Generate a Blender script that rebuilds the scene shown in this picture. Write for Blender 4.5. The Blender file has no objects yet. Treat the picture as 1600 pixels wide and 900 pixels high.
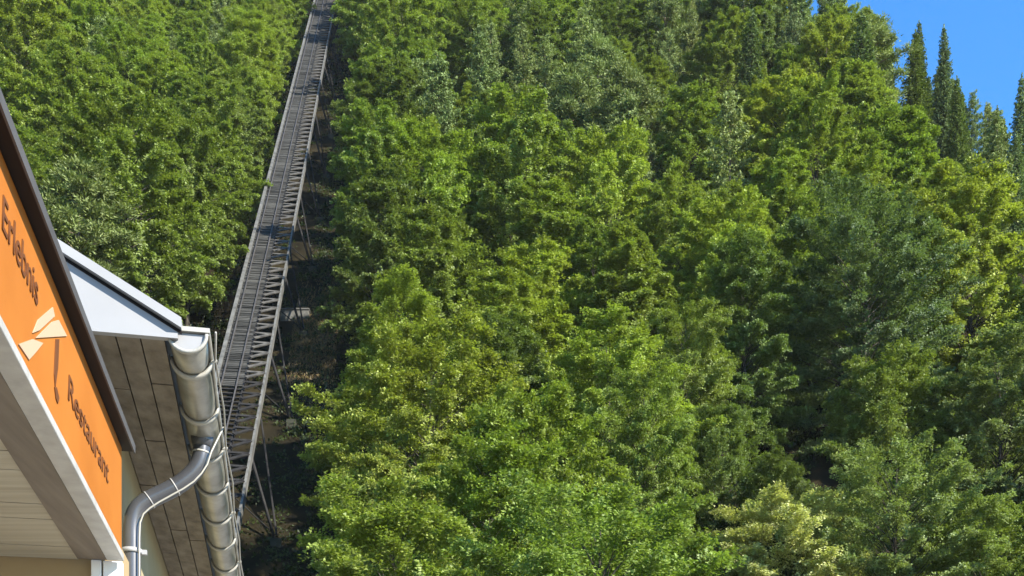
import bpy, math, random
import numpy as np
from mathutils import Vector

# ------------------------------------------------------------------ camera, sky, sun, exposure
SC = bpy.context.scene
COL = SC.collection
W, H, F, YH, CZ = 1600, 900, 1900.0, 1460.0, 1.7     # photo size, focal length in photo pixels, horizon row, eye height
cam_d = bpy.data.cameras.new('camera')
cam = bpy.data.objects.new('camera', cam_d)
COL.objects.link(cam)
cam.location = (0, 0, CZ)
cam.rotation_euler = (math.radians(90), 0, 0)
cam_d.sensor_width = 36
cam_d.lens = F * 36 / W
cam_d.shift_y = (YH - H / 2) / W
cam_d.clip_start = 0.05
cam_d.clip_end = 3000
SC.camera = cam

SUN_TO = Vector((0.765, -0.53, 0.575)).normalized()
SUN_EL = math.asin(SUN_TO.z)
SUN_AZ = math.atan2(SUN_TO.x, SUN_TO.y)              # clockwise from +Y
world = bpy.data.worlds.new('World')
SC.world = world
world.use_nodes = True
wn = world.node_tree
sky = wn.nodes.new('ShaderNodeTexSky')
sky.sky_type = 'NISHITA'
sky.sun_disc = False
sky.sun_elevation = SUN_EL
sky.sun_rotation = SUN_AZ
sky.altitude = 600
sky.air_density = 1.0
sky.dust_density = 0.0
sky.ozone_density = 4.0
bg = wn.nodes['Background']
bg.inputs['Strength'].default_value = 0.13
hsv = wn.nodes.new('ShaderNodeHueSaturation')
hsv.inputs['Saturation'].default_value = 1.25
wn.links.new(sky.outputs['Color'], hsv.inputs['Color'])
wn.links.new(hsv.outputs['Color'], bg.inputs['Color'])

sun_d = bpy.data.lights.new('sun', 'SUN')
sun_d.energy = 5.0
sun_d.angle = math.radians(0.53)
sun_d.color = (1.0, 0.94, 0.84)
sun = bpy.data.objects.new('sun', sun_d)
COL.objects.link(sun)
sun.location = (60, -40, 120)
sun.rotation_euler = SUN_TO.to_track_quat('Z', 'Y').to_euler()

vs = SC.view_settings
vs.view_transform = 'Standard'
vs.look = 'None'
vs.exposure = 1.62
vs.gamma = 1.0
vs.use_curve_mapping = False
SC.render.engine = 'CYCLES'
cy = SC.cycles
cy.max_bounces = 4
cy.diffuse_bounces = 3
cy.glossy_bounces = 2
cy.transmission_bounces = 3
cy.transparent_max_bounces = 4
cy.caustics_reflective = False
cy.caustics_refractive = False
cy.use_denoising = True

RNG = np.random.default_rng(11)
random.seed(5)


def at(px, py, D):
    """photo pixel -> world point at depth D"""
    return Vector(((px - 800) / F * D, D, CZ + (YH - py) / F * D))


def to_px(p):
    return 800 + F * p[0] / p[1], YH - F * (p[2] - CZ) / p[1]


# ------------------------------------------------------------------ materials
def mat(name, base, rough=0.8, metal=0.0, spec=0.3, var=None, scale=6.0, stretch=(1, 1, 1), bump=0.0, detail=6.0, coord='Object'):
    m = bpy.data.materials.new(name)
    m.use_nodes = True
    nt = m.node_tree
    b = nt.nodes['Principled BSDF']
    b.inputs['Roughness'].default_value = rough
    b.inputs['Metallic'].default_value = metal
    b.inputs['Specular IOR Level'].default_value = spec
    b.inputs['Base Color'].default_value = (*base, 1)
    if var is not None:
        tc = nt.nodes.new('ShaderNodeTexCoord')
        mp = nt.nodes.new('ShaderNodeMapping')
        mp.inputs['Scale'].default_value = stretch
        nz = nt.nodes.new('ShaderNodeTexNoise')
        nz.inputs['Scale'].default_value = scale
        nz.inputs['Detail'].default_value = detail
        nz.inputs['Roughness'].default_value = 0.6
        rp = nt.nodes.new('ShaderNodeValToRGB')
        rp.color_ramp.elements[0].position = 0.3
        rp.color_ramp.elements[1].position = 0.7
        rp.color_ramp.elements[0].color = (*base, 1)
        rp.color_ramp.elements[1].color = (*var, 1)
        nt.links.new(tc.outputs[coord], mp.inputs['Vector'])
        nt.links.new(mp.outputs['Vector'], nz.inputs['Vector'])
        nt.links.new(nz.outputs['Fac'], rp.inputs['Fac'])
        nt.links.new(rp.outputs['Color'], b.inputs['Base Color'])
        if bump:
            bp = nt.nodes.new('ShaderNodeBump')
            bp.inputs['Strength'].default_value = bump
            bp.inputs['Distance'].default_value = 0.02
            nt.links.new(nz.outputs['Fac'], bp.inputs['Height'])
            nt.links.new(bp.outputs['Normal'], b.inputs['Normal'])
    return m


def leaf_material(name, translucency=0.38, gloss=0.02, hue_var=0.3):
    """leaf colour = the tree's own colour (object colour), varied leaf by leaf and clump by clump"""
    m = bpy.data.materials.new(name)
    m.use_nodes = True
    nt = m.node_tree
    nt.nodes.clear()
    N = nt.nodes.new
    L = nt.links.new
    out = N('ShaderNodeOutputMaterial')
    oi = N('ShaderNodeObjectInfo')
    geo = N('ShaderNodeNewGeometry')
    tc = N('ShaderNodeTexCoord')
    nz = N('ShaderNodeTexNoise')
    nz.inputs['Scale'].default_value = 0.45
    nz.inputs['Detail'].default_value = 2
    L(tc.outputs['Object'], nz.inputs['Vector'])
    mm = N('ShaderNodeMath'); mm.operation = 'MULTIPLY_ADD'
    L(geo.outputs['Random Per Island'], mm.inputs[0])
    mm.inputs[1].default_value = 0.55
    mm.inputs[2].default_value = 0.72
    val = N('ShaderNodeMath'); val.operation = 'MULTIPLY_ADD'
    L(nz.outputs['Fac'], val.inputs[0])
    val.inputs[1].default_value = 0.7
    val.inputs[2].default_value = 0.62
    mv = N('ShaderNodeMath'); mv.operation = 'MULTIPLY'
    L(mm.outputs[0], mv.inputs[0]); L(val.outputs[0], mv.inputs[1])
    hs = N('ShaderNodeHueSaturation')
    hr = N('ShaderNodeMapRange')
    hr.inputs['To Min'].default_value = 0.5 - 0.045 * hue_var
    hr.inputs['To Max'].default_value = 0.5 + 0.03 * hue_var
    L(nz.outputs['Fac'], hr.inputs['Value'])
    L(hr.outputs['Result'], hs.inputs['Hue'])
    L(mv.outputs[0], hs.inputs['Value'])
    L(oi.outputs['Color'], hs.inputs['Color'])
    df = N('ShaderNodeBsdfDiffuse')
    tr = N('ShaderNodeBsdfTranslucent')
    L(hs.outputs['Color'], df.inputs['Color'])
    ty = N('ShaderNodeMixRGB'); ty.blend_type = 'MULTIPLY'
    ty.inputs['Fac'].default_value = 1
    ty.inputs['Color2'].default_value = (1.10, 1.20, 0.50, 1)
    L(hs.outputs['Color'], ty.inputs['Color1'])
    L(ty.outputs['Color'], tr.inputs['Color'])
    mx = N('ShaderNodeMixShader')
    mx.inputs['Fac'].default_value = translucency
    L(df.outputs[0], mx.inputs[1]); L(tr.outputs[0], mx.inputs[2])
    gl = N('ShaderNodeBsdfGlossy')
    gl.inputs['Roughness'].default_value = 0.55
    gl.inputs['Color'].default_value = (0.8, 0.85, 0.9, 1)
    m2 = N('ShaderNodeMixShader')
    m2.inputs['Fac'].default_value = gloss
    L(mx.outputs[0], m2.inputs[1]); L(gl.outputs[0], m2.inputs[2])
    L(m2.outputs[0], out.inputs['Surface'])
    return m


M = {}
M['leaf'] = leaf_material('broad_leaf')
M['needle'] = leaf_material('needle', 0.2, 0.015, 0.2)
M['bark'] = mat('grey_bark', (0.03, 0.026, 0.02), 0.95, spec=0.05, var=(0.085, 0.075, 0.06), scale=3, stretch=(2, 2, 0.6), bump=0.4)
M['bark_red'] = mat('reddish_bark', (0.12, 0.085, 0.06), 0.95, spec=0.1, var=(0.27, 0.21, 0.16), scale=3, stretch=(2, 2, 0.6), bump=0.4)
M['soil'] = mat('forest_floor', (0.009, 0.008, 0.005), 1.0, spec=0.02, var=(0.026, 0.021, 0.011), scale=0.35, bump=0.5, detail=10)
M['rock'] = mat('rock', (0.12, 0.11, 0.095), 0.95, spec=0.1, var=(0.27, 0.25, 0.21), scale=1.6, bump=0.5)
M['steel'] = mat('weathered_steel', (0.05, 0.05, 0.046), 0.75, spec=0.2, var=(0.13, 0.128, 0.115), scale=1.2)
M['dark_steel'] = mat('dark_steel', (0.010, 0.010, 0.011), 0.8, spec=0.08, var=(0.032, 0.030, 0.027), scale=1.5)
M['brace'] = mat('rusty_steel', (0.035, 0.033, 0.03), 0.8, spec=0.15, var=(0.10, 0.094, 0.082), scale=1.5)
M['rail'] = mat('rail_steel', (0.06, 0.055, 0.05), 0.55, 0.5, var=(0.12, 0.11, 0.10), scale=2)
M['plank'] = mat('weathered_plank', (0.024, 0.024, 0.022), 0.9, spec=0.1, var=(0.070, 0.068, 0.060), scale=0.35, detail=8)
def island_tone(m, lo, hi):
    nt = m.node_tree
    b = nt.nodes['Principled BSDF']
    src = b.inputs['Base Color'].links[0].from_socket
    geo = nt.nodes.new('ShaderNodeNewGeometry')
    mr = nt.nodes.new('ShaderNodeMapRange')
    mr.inputs['To Min'].default_value = lo
    mr.inputs['To Max'].default_value = hi
    hs_ = nt.nodes.new('ShaderNodeHueSaturation')
    nt.links.new(geo.outputs['Random Per Island'], mr.inputs['Value'])
    nt.links.new(mr.outputs['Result'], hs_.inputs['Value'])
    nt.links.new(src, hs_.inputs['Color'])
    nt.links.new(hs_.outputs['Color'], b.inputs['Base Color'])


island_tone(M['plank'], 0.45, 1.25)
M['concrete'] = mat('concrete', (0.05, 0.05, 0.042), 0.9, spec=0.2, var=(0.13, 0.125, 0.11), scale=1.8, bump=0.2)
M['paving'] = mat('bounce_paving', (0.27, 0.26, 0.23), 0.9, spec=0.2, var=(0.36, 0.345, 0.31), scale=2.0, bump=0.1)
M['shaded_footing'] = mat('shaded_concrete', (0.022, 0.026, 0.015), 0.95, spec=0.05, var=(0.06, 0.058, 0.045), scale=3)  # footing concrete darkened to stand for the corridor's shade
M['orange'] = mat('orange_panel', (0.27, 0.088, 0.011), 0.55, spec=0.2, var=(0.335, 0.117, 0.018), scale=2.2, stretch=(1, 1, 1))
M['print_dark'] = mat('dark_print', (0.10, 0.035, 0.010), 0.5)
M['print_pale'] = mat('pale_print', (0.38, 0.26, 0.17), 0.5)
M['brown_metal'] = mat('brown_metal', (0.010, 0.007, 0.006), 0.6, spec=0.12)
M['grey_metal'] = mat('grey_metal', (0.22, 0.22, 0.22), 0.5, spec=0.4, var=(0.30, 0.29, 0.28), scale=5)
M['lip'] = mat('dull_dark_metal', (0.045, 0.043, 0.042), 0.6, spec=0.2, var=(0.07, 0.068, 0.066), scale=5)
M['alu'] = mat('pale_trim', (0.25, 0.245, 0.225), 0.5, spec=0.35, var=(0.36, 0.35, 0.325), scale=14)
M['beam'] = mat('greyed_timber', (0.11, 0.09, 0.07), 0.85, spec=0.15, var=(0.19, 0.16, 0.125), scale=3, stretch=(6, 0.5, 6))
M['cream_board'] = mat('cream_board', (0.255, 0.225, 0.165), 0.8, spec=0.15, var=(0.37, 0.335, 0.255), scale=2.2, stretch=(0.35, 14, 1), bump=0.12, detail=8)
M['tan_wall'] = mat('tan_render', (0.26, 0.19, 0.10), 0.9, spec=0.15, var=(0.31, 0.235, 0.13), scale=3)
M['yellow_wall'] = mat('ochre_render', (0.25, 0.21, 0.12), 0.9, spec=0.15, var=(0.31, 0.265, 0.16), scale=3)
M['white_paint'] = mat('white_paint', (0.80, 0.79, 0.74), 0.55, spec=0.35)
M['zinc'] = mat('pale_sheet_metal', (0.225, 0.226, 0.228), 0.55, 0.0, 0.3, var=(0.27, 0.271, 0.274), scale=1.3)
M['gutter'] = mat('zinc_gutter', (0.17, 0.16, 0.13), 0.34, 0.55, 0.5, var=(0.34, 0.33, 0.29), scale=7, detail=9)
M['pipe'] = mat('dark_grey_pipe', (0.05, 0.053, 0.06), 0.28, 0.3, 0.5, var=(0.085, 0.085, 0.09), scale=3)
M['wire'] = mat('pale_wire', (0.30, 0.29, 0.255), 0.5, 0.1)
M['soffit'] = mat('brown_board', (0.105, 0.088, 0.066), 0.85, spec=0.12, var=(0.21, 0.182, 0.142), scale=14, stretch=(1, 0.6, 1), bump=0.2, detail=9)


# ------------------------------------------------------------------ mesh helpers
def np_mesh(name, verts, faces, material=None, smooth=False):
    verts = np.asarray(verts, dtype=np.float32)
    faces = np.asarray(faces, dtype=np.int32)
    me = bpy.data.meshes.new(name)
    n, k = faces.shape
    me.vertices.add(len(verts))
    me.vertices.foreach_set('co', verts.ravel())
    me.loops.add(n * k)
    me.loops.foreach_set('vertex_index', faces.ravel())
    me.polygons.add(n)
    me.polygons.foreach_set('loop_start', np.arange(0, n * k, k, dtype=np.int32))
    me.polygons.foreach_set('loop_total', np.full(n, k, dtype=np.int32))
    if smooth:
        me.polygons.foreach_set('use_smooth', np.ones(n, dtype=bool))
    me.update(calc_edges=True)
    if material:
        me.materials.append(material)
    return me


class MB:
    """collects quads and triangles into ONE mesh object"""
    def __init__(self):
        self.v = []
        self.f = []

    def add(self, vs_, fs_):
        o = len(self.v)
        self.v += [tuple(p) for p in vs_]
        self.f += [tuple(i + o for i in q) for q in fs_]

    def hexa(self, p):
        """8 corners: bottom 0-3 (ccw from above), top 4-7"""
        self.add(p, [(3, 2, 1, 0), (4, 5, 6, 7), (0, 1, 5, 4), (1, 2, 6, 5), (2, 3, 7, 6), (3, 0, 4, 7)])

    def box(self, org, a, b, c, ra, rb, rc):
        """box in frame (a,b,c): ranges along each axis"""
        P = lambda i, j, k: org + a * i + b * j + c * k
        (a0, a1), (b0, b1), (c0, c1) = ra, rb, rc
        self.hexa([P(a0, b0, c0), P(a1, b0, c0), P(a1, b1, c0), P(a0, b1, c0),
                   P(a0, b0, c1), P(a1, b0, c1), P(a1, b1, c1), P(a0, b1, c1)])

    def tube(self, pts, r, n=8, cap=True):
        pts = [Vector(p) for p in pts]
        rr = r if isinstance(r, (list, tuple)) else [r] * len(pts)
        o = len(self.v)
        prev = None
        for i, p in enumerate(pts):
            t = (pts[min(i + 1, len(pts) - 1)] - pts[max(i - 1, 0)]).normalized()
            ref = Vector((0, 0, 1)) if abs(t.z) < 0.9 else Vector((1, 0, 0))
            u = t.cross(ref).normalized() if prev is None else (prev - t * prev.dot(t)).normalized()
            prev = u
            w = t.cross(u)
            for k in range(n):
                an = 2 * math.pi * k / n
                self.v.append(tuple(p + (u * math.cos(an) + w * math.sin(an)) * rr[i]))
        for i in range(len(pts) - 1):
            for k in range(n):
                a, b = o + i * n + k, o + i * n + (k + 1) % n
                self.f.append((a, b, b + n, a + n))
        if cap:
            self.f.append(tuple(o + k for k in reversed(range(n))))
            self.f.append(tuple(o + (len(pts) - 1) * n + k for k in range(n)))

    def mesh(self, name, material, smooth=False):
        me = bpy.data.meshes.new(name)
        me.from_pydata(self.v, [], self.f)
        me.materials.append(material)
        if smooth:
            for p in me.polygons:
                p.use_smooth = len(p.vertices) <= 4
        me.update()
        return me

    def build(self, name, material, parent=None, smooth=False, bevel=0.0):
        o = link(bpy.data.objects.new(name, self.mesh(name, material, smooth)), parent)
        if bevel:
            b = o.modifiers.new('bevel', 'BEVEL')
            b.width = bevel
            b.segments = 2
            b.limit_method = 'ANGLE'
        return o


def link(o, parent=None):
    COL.objects.link(o)
    if parent is not None:
        o.parent = parent
        if parent.parent is None:
            o.matrix_parent_inverse.translation = -parent.location
    return o


def thing(name, label, cat, loc=(0, 0, 0), group=None):
    o = bpy.data.objects.new(name, None)
    COL.objects.link(o)
    o.location = loc
    o.empty_display_size = 0.3
    return tag(o, label, cat, group)


def tag(o, label, cat, group=None, kind=None):
    o['label'] = label
    o['category'] = cat
    if group:
        o['group'] = group
    if kind:
        o['kind'] = kind
    return o


# ------------------------------------------------------------------ terrain
TS, TA = 1.0005, -53.3                       # the track: height over the eye = TA + TS * depth


def track_c(D, up=0.0):
    return Vector((-22.2 - 0.102 * (D - 101), D, CZ + TA + TS * D + up))


def sstep(a, b, x):
    t = np.clip((x - a) / (b - a), 0, 1)
    return t * t * (3 - 2 * t)


def ground(x, y):
    x = np.asarray(x, dtype=float)
    y = np.asarray(y, dtype=float)
    tx = -22.2 - 0.102 * (y - 101)
    s = x - tx
    slope = CZ - 59.8 + TS * y
    und = 2.2 * np.sin(x * 0.052 + y * 0.031 + 1.0) + 1.5 * np.sin(x * 0.11 - y * 0.07) + 0.7 * np.sin(x * 0.31 + 0.4) * np.sin(y * 0.27)
    near = np.exp(-(s / 9.0) ** 2)
    slope = slope + und * (1 - 0.85 * near) + 2.0 * sstep(6, 22, s) + 2.0 * sstep(-6, -25, s)
    dx = np.maximum(x - 49.5, 0)
    slope = slope - 0.86 * dx * dx / (dx + 6)
    cap = 146 - 0.58 * (x - 67) + 3.0 * np.maximum(52 - x, 0) + 1.2 * np.sin(x * 0.2)
    cap = np.minimum(cap, 300) - 0.35 * np.maximum(y - 205 - 3.0 * np.maximum(52 - x, 0), 0)
    k = 6.0
    hh = -k * np.log(np.exp(-np.clip(slope, -60, 600) / k) + np.exp(-np.clip(cap, -60, 600) / k))
    z = k * 0.5 * np.log1p(np.exp(np.clip(hh / (k * 0.5), -40, 200)))
    return np.maximum(z - 0.3, -0.25 + 0 * z)


def build_ground():
    xs = np.concatenate([np.linspace(-420, -150, 19)[:-1], np.linspace(-150, 170, 129), np.linspace(170, 460, 19)[1:]])
    ys = np.concatenate([np.linspace(-160, 30, 20)[:-1], np.linspace(30, 270, 97), np.linspace(270, 640, 25)[1:]])
    X, Y = np.meshgrid(xs, ys)
    Z = ground(X, Y)
    V = np.stack([X.ravel(), Y.ravel(), Z.ravel()], 1)
    nx = len(xs)
    i, j = np.meshgrid(np.arange(nx - 1), np.arange(len(ys) - 1))
    a = (j * nx + i).ravel()
    Fq = np.stack([a, a + 1, a + nx + 1, a + nx], 1)
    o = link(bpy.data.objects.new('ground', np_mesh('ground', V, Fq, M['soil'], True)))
    o['kind'] = 'structure'
    o['label'] = 'steep dark forest floor rising behind the buildings'


build_ground()


def build_bounce_forecourt():
    m = MB()
    m.box(Vector((0, 0, 0)), Vector((1, 0, 0)), Vector((0, 1, 0)), Vector((0, 0, 1)), (-14, 24), (-30, 34), (-0.6, 0.0))
    o = m.build('bounce_forecourt', M['paving'])  # out of view, added to bounce sunlight up to the soffits
    o['kind'] = 'structure'
    o['label'] = 'unseen pale paving added in front of the buildings to bounce light'


build_bounce_forecourt()


# ------------------------------------------------------------------ tree generators (numpy)
def norm(a):
    return a / np.maximum(np.linalg.norm(a, axis=-1, keepdims=True), 1e-6)


def leaf_quads(p, axis, nrm, ln, wd):
    """rhombic leaves with a slight fold line kept flat"""
    axis = norm(axis)
    b = norm(np.cross(nrm, axis))
    ln = np.asarray(ln)[:, None] * 0.5
    wd = np.asarray(wd)[:, None] * 0.5
    V = np.stack([p - axis * ln, p + b * wd - axis * ln * 0.1, p + axis * ln, p - b * wd - axis * ln * 0.1], 1).reshape(-1, 3)
    Fq = np.arange(len(V)).reshape(-1, 4)
    return V, Fq


def leaf_tris(p, axis, nrm, ln, wd):
    """three-cornered leaves for the farther trees"""
    axis = norm(axis)
    b = norm(np.cross(nrm, axis))
    ln = np.asarray(ln)[:, None] * 0.55
    wd = np.asarray(wd)[:, None] * 0.55
    V = np.stack([p - axis * ln * 0.6 + b * wd, p + axis * ln, p - axis * ln * 0.6 - b * wd], 1).reshape(-1, 3)
    return V, np.arange(len(V)).reshape(-1, 3)


def np_tubes(lines, n=5):
    """lines: list of (points k*3, radii k)"""
    Vs, Fs, o = [], [], 0
    ang = np.arange(n) * 2 * np.pi / n
    for pts, rad in lines:
        pts = np.asarray(pts, float)
        t = norm(np.gradient(pts, axis=0))
        ref = np.where(np.abs(t[:, 2:3]) > 0.9, np.array([[1.0, 0, 0]]), np.array([[0, 0, 1.0]]))
        u = norm(np.cross(t, ref))
        w = np.cross(t, u)
        ring = pts[:, None, :] + (u[:, None, :] * np.cos(ang)[None, :, None] + w[:, None, :] * np.sin(ang)[None, :, None]) * np.asarray(rad)[:, None, None]
        Vs.append(ring.reshape(-1, 3))
        k = len(pts)
        i, j = np.meshgrid(np.arange(k - 1), np.arange(n), indexing='ij')
        a = o + i * n + j
        b = o + i * n + (j + 1) % n
        Fs.append(np.stack([a, b, b + n, a + n], -1).reshape(-1, 4))
        o += k * n
    return np.concatenate(Vs), np.concatenate(Fs)


def broadleaf(seed, Ht=19.0, R=5.2, nb=62, twigs=24, leaves=30, leaf=0.17, spray=0.75, crown0=0.16, wide=0.38, lum=0.25, quads=False, cone=0.0):
    r = np.random.default_rng(seed)
    lines = []
    lean = r.normal(0, 0.35, 2)
    tz = np.linspace(0, 1, 9)
    tp = np.stack([lean[0] * tz ** 2 + 0.12 * np.sin(tz * 7 + seed), lean[1] * tz ** 2 + 0.12 * np.cos(tz * 6 + seed), tz * Ht * 0.95 - 0.6], 1)
    lines.append((tp, 0.24 * (1 - tz) ** 0.8 * Ht / 19 + 0.025))
    P, A, Nn, S = [], [], [], []
    az0 = r.uniform(0, 6.28)
    lob = r.uniform(0, 6.28, 3)
    for i in range(nb):
        t = ((i + 0.5) / nb) ** 0.95
        az = az0 + i * 2.39996 + r.normal(0, 0.25)
        if t > wide:
            env = math.sqrt(max(0.0, 1 - ((t - wide) / (1.04 - wide)) ** 2))
        else:
            env = 1 - 0.55 * ((wide - t) / wide) ** 2
        env = env * (1 - cone) + cone * (1.02 - t) ** 0.75 * min(1.0, 0.6 + 2.5 * t)
        env *= 1 + lum * math.sin(2 * az + lob[0] + 3 * t) * 0.6 + lum * math.sin(3 * az + lob[1] - 5 * t) * 0.5
        reach = R * env * r.uniform(0.70, 1.10)
        z0 = Ht * (crown0 + (0.90 - crown0) * t)
        rise = (0.10 + 0.60 * t ** 1.5) * reach + r.normal(0, 0.4)
        z0b = max(z0 - 0.35 * reach * (0.4 + t), Ht * 0.1)
        base = np.array([np.interp(z0b, tp[:, 2], tp[:, 0]), np.interp(z0b, tp[:, 2], tp[:, 1]), z0b])
        hd = np.array([math.cos(az), math.sin(az), 0])
        end = np.array([base[0], base[1], z0]) + hd * reach + np.array([0, 0, rise * 0.7 + (0.4 if t > 0.9 else 0)])
        mid = base * 0.5 + end * 0.5 + np.array([0, 0, 0.22 * reach])
        s = np.linspace(0, 1, 7)[:, None]
        curve = (1 - s) ** 2 * base + 2 * s * (1 - s) * mid + s ** 2 * end
        lines.append((curve, np.linspace(0.05, 0.006, 7) * (1.2 - 0.6 * t)))
        nt_ = max(6, int(twigs * (0.45 + 0.65 * env)))
        sp = r.uniform(0.25, 1.03, nt_) ** 0.62
        sp = np.clip(sp, 0.2, 1.02)[:, None]
        bp = (1 - sp) ** 2 * base + 2 * sp * (1 - sp) * mid + sp ** 2 * end
        tg = norm(2 * (1 - sp) * (mid - base) + 2 * sp * (end - mid))
        side = np.where(r.random(nt_) < 0.5, -1, 1) * r.uniform(0.25, 1.35, nt_)
        ca, sa = np.cos(side), np.sin(side)
        td = np.stack([tg[:, 0] * ca - tg[:, 1] * sa, tg[:, 0] * sa + tg[:, 1] * ca, tg[:, 2] * 0.6 + r.normal(0.0, 0.22, nt_)], 1)
        td = norm(td)
        tl = spray * r.uniform(0.6, 1.5, nt_) * (1.7 - 0.9 * sp[:, 0])
        nl = leaves
        u = r.uniform(0.05, 1.0, (nt_, nl))
        lat = norm(np.cross(td, np.array([0, 0, 1.0])))
        wv = (r.uniform(-1, 1, (nt_, nl)) * 0.55 * np.sin(np.pi * np.clip(u * 0.85 + 0.12, 0, 1))) * tl[:, None]
        pos = bp[:, None, :] + td[:, None, :] * (u * tl[:, None])[..., None] + lat[:, None, :] * wv[..., None]
        pos[..., 2] += -0.18 * u ** 2 * tl[:, None] + r.normal(0, 0.075, (nt_, nl))
        ax = td[:, None, :] + lat[:, None, :] * np.sign(wv)[..., None] * 0.8 + r.normal(0, 0.25, (nt_, nl, 3))
        ax[..., 2] -= 0.25
        ctr = np.array([0, 0, Ht * 0.42])
        rad = norm((pos - ctr) * np.array([1, 1, 0.6]))
        pn = np.array([0, 0, 0.35]) + 0.75 * rad + r.normal(0, 0.28, (nt_, 1, 3)) + r.normal(0, 0.5, (nt_, nl, 3))
        P.append(pos.reshape(-1, 3)); A.append(ax.reshape(-1, 3)); Nn.append(pn.reshape(-1, 3))
    P = np.concatenate(P); A = np.concatenate(A); Nn = norm(np.concatenate(Nn))
    sz = leaf * r.uniform(0.7, 1.3, len(P))
    V, Fq = (leaf_quads if quads else leaf_tris)(P, A, Nn, sz, sz * 0.8)
    return (V, Fq), np_tubes(lines)


def spruce(seed, Ht=19.0, R=3.0, step=0.42, sub=18, wdt=0.17):
    r = np.random.default_rng(seed)
    tz = np.linspace(0, 1, 7)
    lines = [(np.stack([0 * tz, 0 * tz, tz * Ht - 0.6], 1), 0.22 * (1 - tz) + 0.015)]
    P, A, Nn, Ls = [], [], [], []
    z = Ht * 0.07
    while z < Ht * 0.985:
        q = z / Ht
        nbr = 7 if q < 0.85 else 5
        a0 = r.uniform(0, 6.28)
        for k in range(nbr):
            az = a0 + k * 6.283 / nbr + r.normal(0, 0.15)
            Lb = (R * (1 - q) ** 0.8 + 0.12) * r.uniform(0.7, 1.15)
            hd = np.array([math.cos(az), math.sin(az), 0])
            lt = np.array([-hd[1], hd[0], 0])
            zz = z + r.normal(0, 0.1)
            s = np.linspace(0, 1, 4)
            droop = -0.30 + 0.75 * q
            cz = zz + Lb * (droop * s + 0.22 * s ** 2)
            if Lb > 0.6:
                lines.append((np.stack([hd[0] * s * Lb, hd[1] * s * Lb, cz], 1), np.linspace(0.03, 0.008, 4)))
            m = max(4, int(sub * Lb / 1.6))
            ss = r.uniform(0.12, 1.0, m)
            bz = zz + Lb * (droop * ss + 0.22 * ss ** 2)
            sg = np.where(np.arange(m) % 2 == 0, 1, -1)
            tl = (0.22 + 0.34 * Lb * (1 - ss) * 0.7) * r.uniform(0.7, 1.3, m)
            td = norm(hd[None] * 0.75 + lt[None] * sg[:, None] * r.uniform(0.4, 1.0, m)[:, None] + np.stack([0 * ss, 0 * ss, r.normal(-0.35, 0.2, m)], 1))
            b0 = np.stack([hd[0] * ss * Lb, hd[1] * ss * Lb, bz], 1)
            for c in range(3):
                f0 = (c + 0.5) / 3
                P.append(b0 + td * (tl * f0)[:, None] + r.normal(0, 0.03, (m, 3)))
                A.append(td + r.normal(0, 0.35, (m, 3)))
                Nn.append(np.array([0, 0, 0.8]) + 0.5 * hd + r.normal(0, 0.4, (m, 3)))
                Ls.append(np.maximum(tl * 0.6, 0.2))
        z += step * (1 - 0.5 * q)
    n = 40
    zt = r.uniform(Ht * 0.95, Ht * 1.02, n)
    P.append(np.stack([r.normal(0, 0.06, n), r.normal(0, 0.06, n), zt], 1)); A.append(np.array([0, 0, 1.0]) + r.normal(0, 0.4, (n, 3)))
    Nn.append(r.normal(0, 1, (n, 3))); Ls.append(np.full(n, 0.25))
    P, A, Nn, Ls = map(np.concatenate, (P, A, Nn, Ls))
    V, Fq = leaf_quads(P, A, norm(Nn), Ls, wdt * r.uniform(0.7, 1.4, len(P)))
    return (V, Fq), np_tubes(lines)


def larch(seed, Ht=20.0, R=3.3, nb=120, tufts=120, leaf=0.22, bare=0.12):
    """feathery conifer: thin tiered branches with soft tufts"""
    r = np.random.default_rng(seed)
    tz = np.linspace(0, 1, 8)
    tp = np.stack([0.15 * np.sin(tz * 4 + seed), 0.15 * np.cos(tz * 5), tz * Ht - 0.6], 1)
    lines = [(tp, 0.21 * (1 - tz) + 0.02)]
    P, A, Nn = [], [], []
    for i in range(nb):
        t = (i + 0.5) / nb
        z = Ht * (bare + (0.985 - bare) * t) + r.normal(0, 0.15)
        az = i * 2.39996 + r.normal(0, 0.4)
        Lb = (R * min(1.0, 0.55 + t * 2.2) * (1 - t) ** 0.62 + 0.25) * r.uniform(0.6, 1.2)
        hd = np.array([math.cos(az), math.sin(az), 0])
        s = np.linspace(0, 1, 5)
        x0, y0 = np.interp(z, tp[:, 2], tp[:, 0]), np.interp(z, tp[:, 2], tp[:, 1])
        el = -0.12 + 0.5 * t
        c = np.stack([x0 + hd[0] * s * Lb, y0 + hd[1] * s * Lb, z + Lb * (el * s - 0.10 * np.sin(s * 3.1) + 0.12 * s ** 3)], 1)
        lines.append((c, np.linspace(0.035, 0.008, 5)))
        m = max(10, int(tufts * Lb / 2.2))
        ss = r.uniform(0.18, 1.02, m)
        b = np.stack([np.interp(ss, s, c[:, k]) for k in range(3)], 1)
        b += np.stack([-hd[1] * r.normal(0, 0.2 + 0.18 * Lb * (1 - ss)), hd[0] * r.normal(0, 0.2 + 0.18 * Lb * (1 - ss)), r.normal(-0.09, 0.10, m)], 1)
        for q in range(3):
            P.append(b + r.normal(0, 0.07, (m, 3)))
            A.append(r.normal(0, 0.8, (m, 3)) + hd * 0.5)
            Nn.append(np.array([0, 0, 0.5]) + 0.4 * hd + r.normal(0, 0.6, (m, 3)))
    P, A, Nn = map(np.concatenate, (P, A, Nn))
    sz = leaf * r.uniform(0.7, 1.4, len(P))
    V, Fq = leaf_tris(P, A, norm(Nn), sz, sz * 0.55)
    return (V, Fq), np_tubes(lines)


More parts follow.
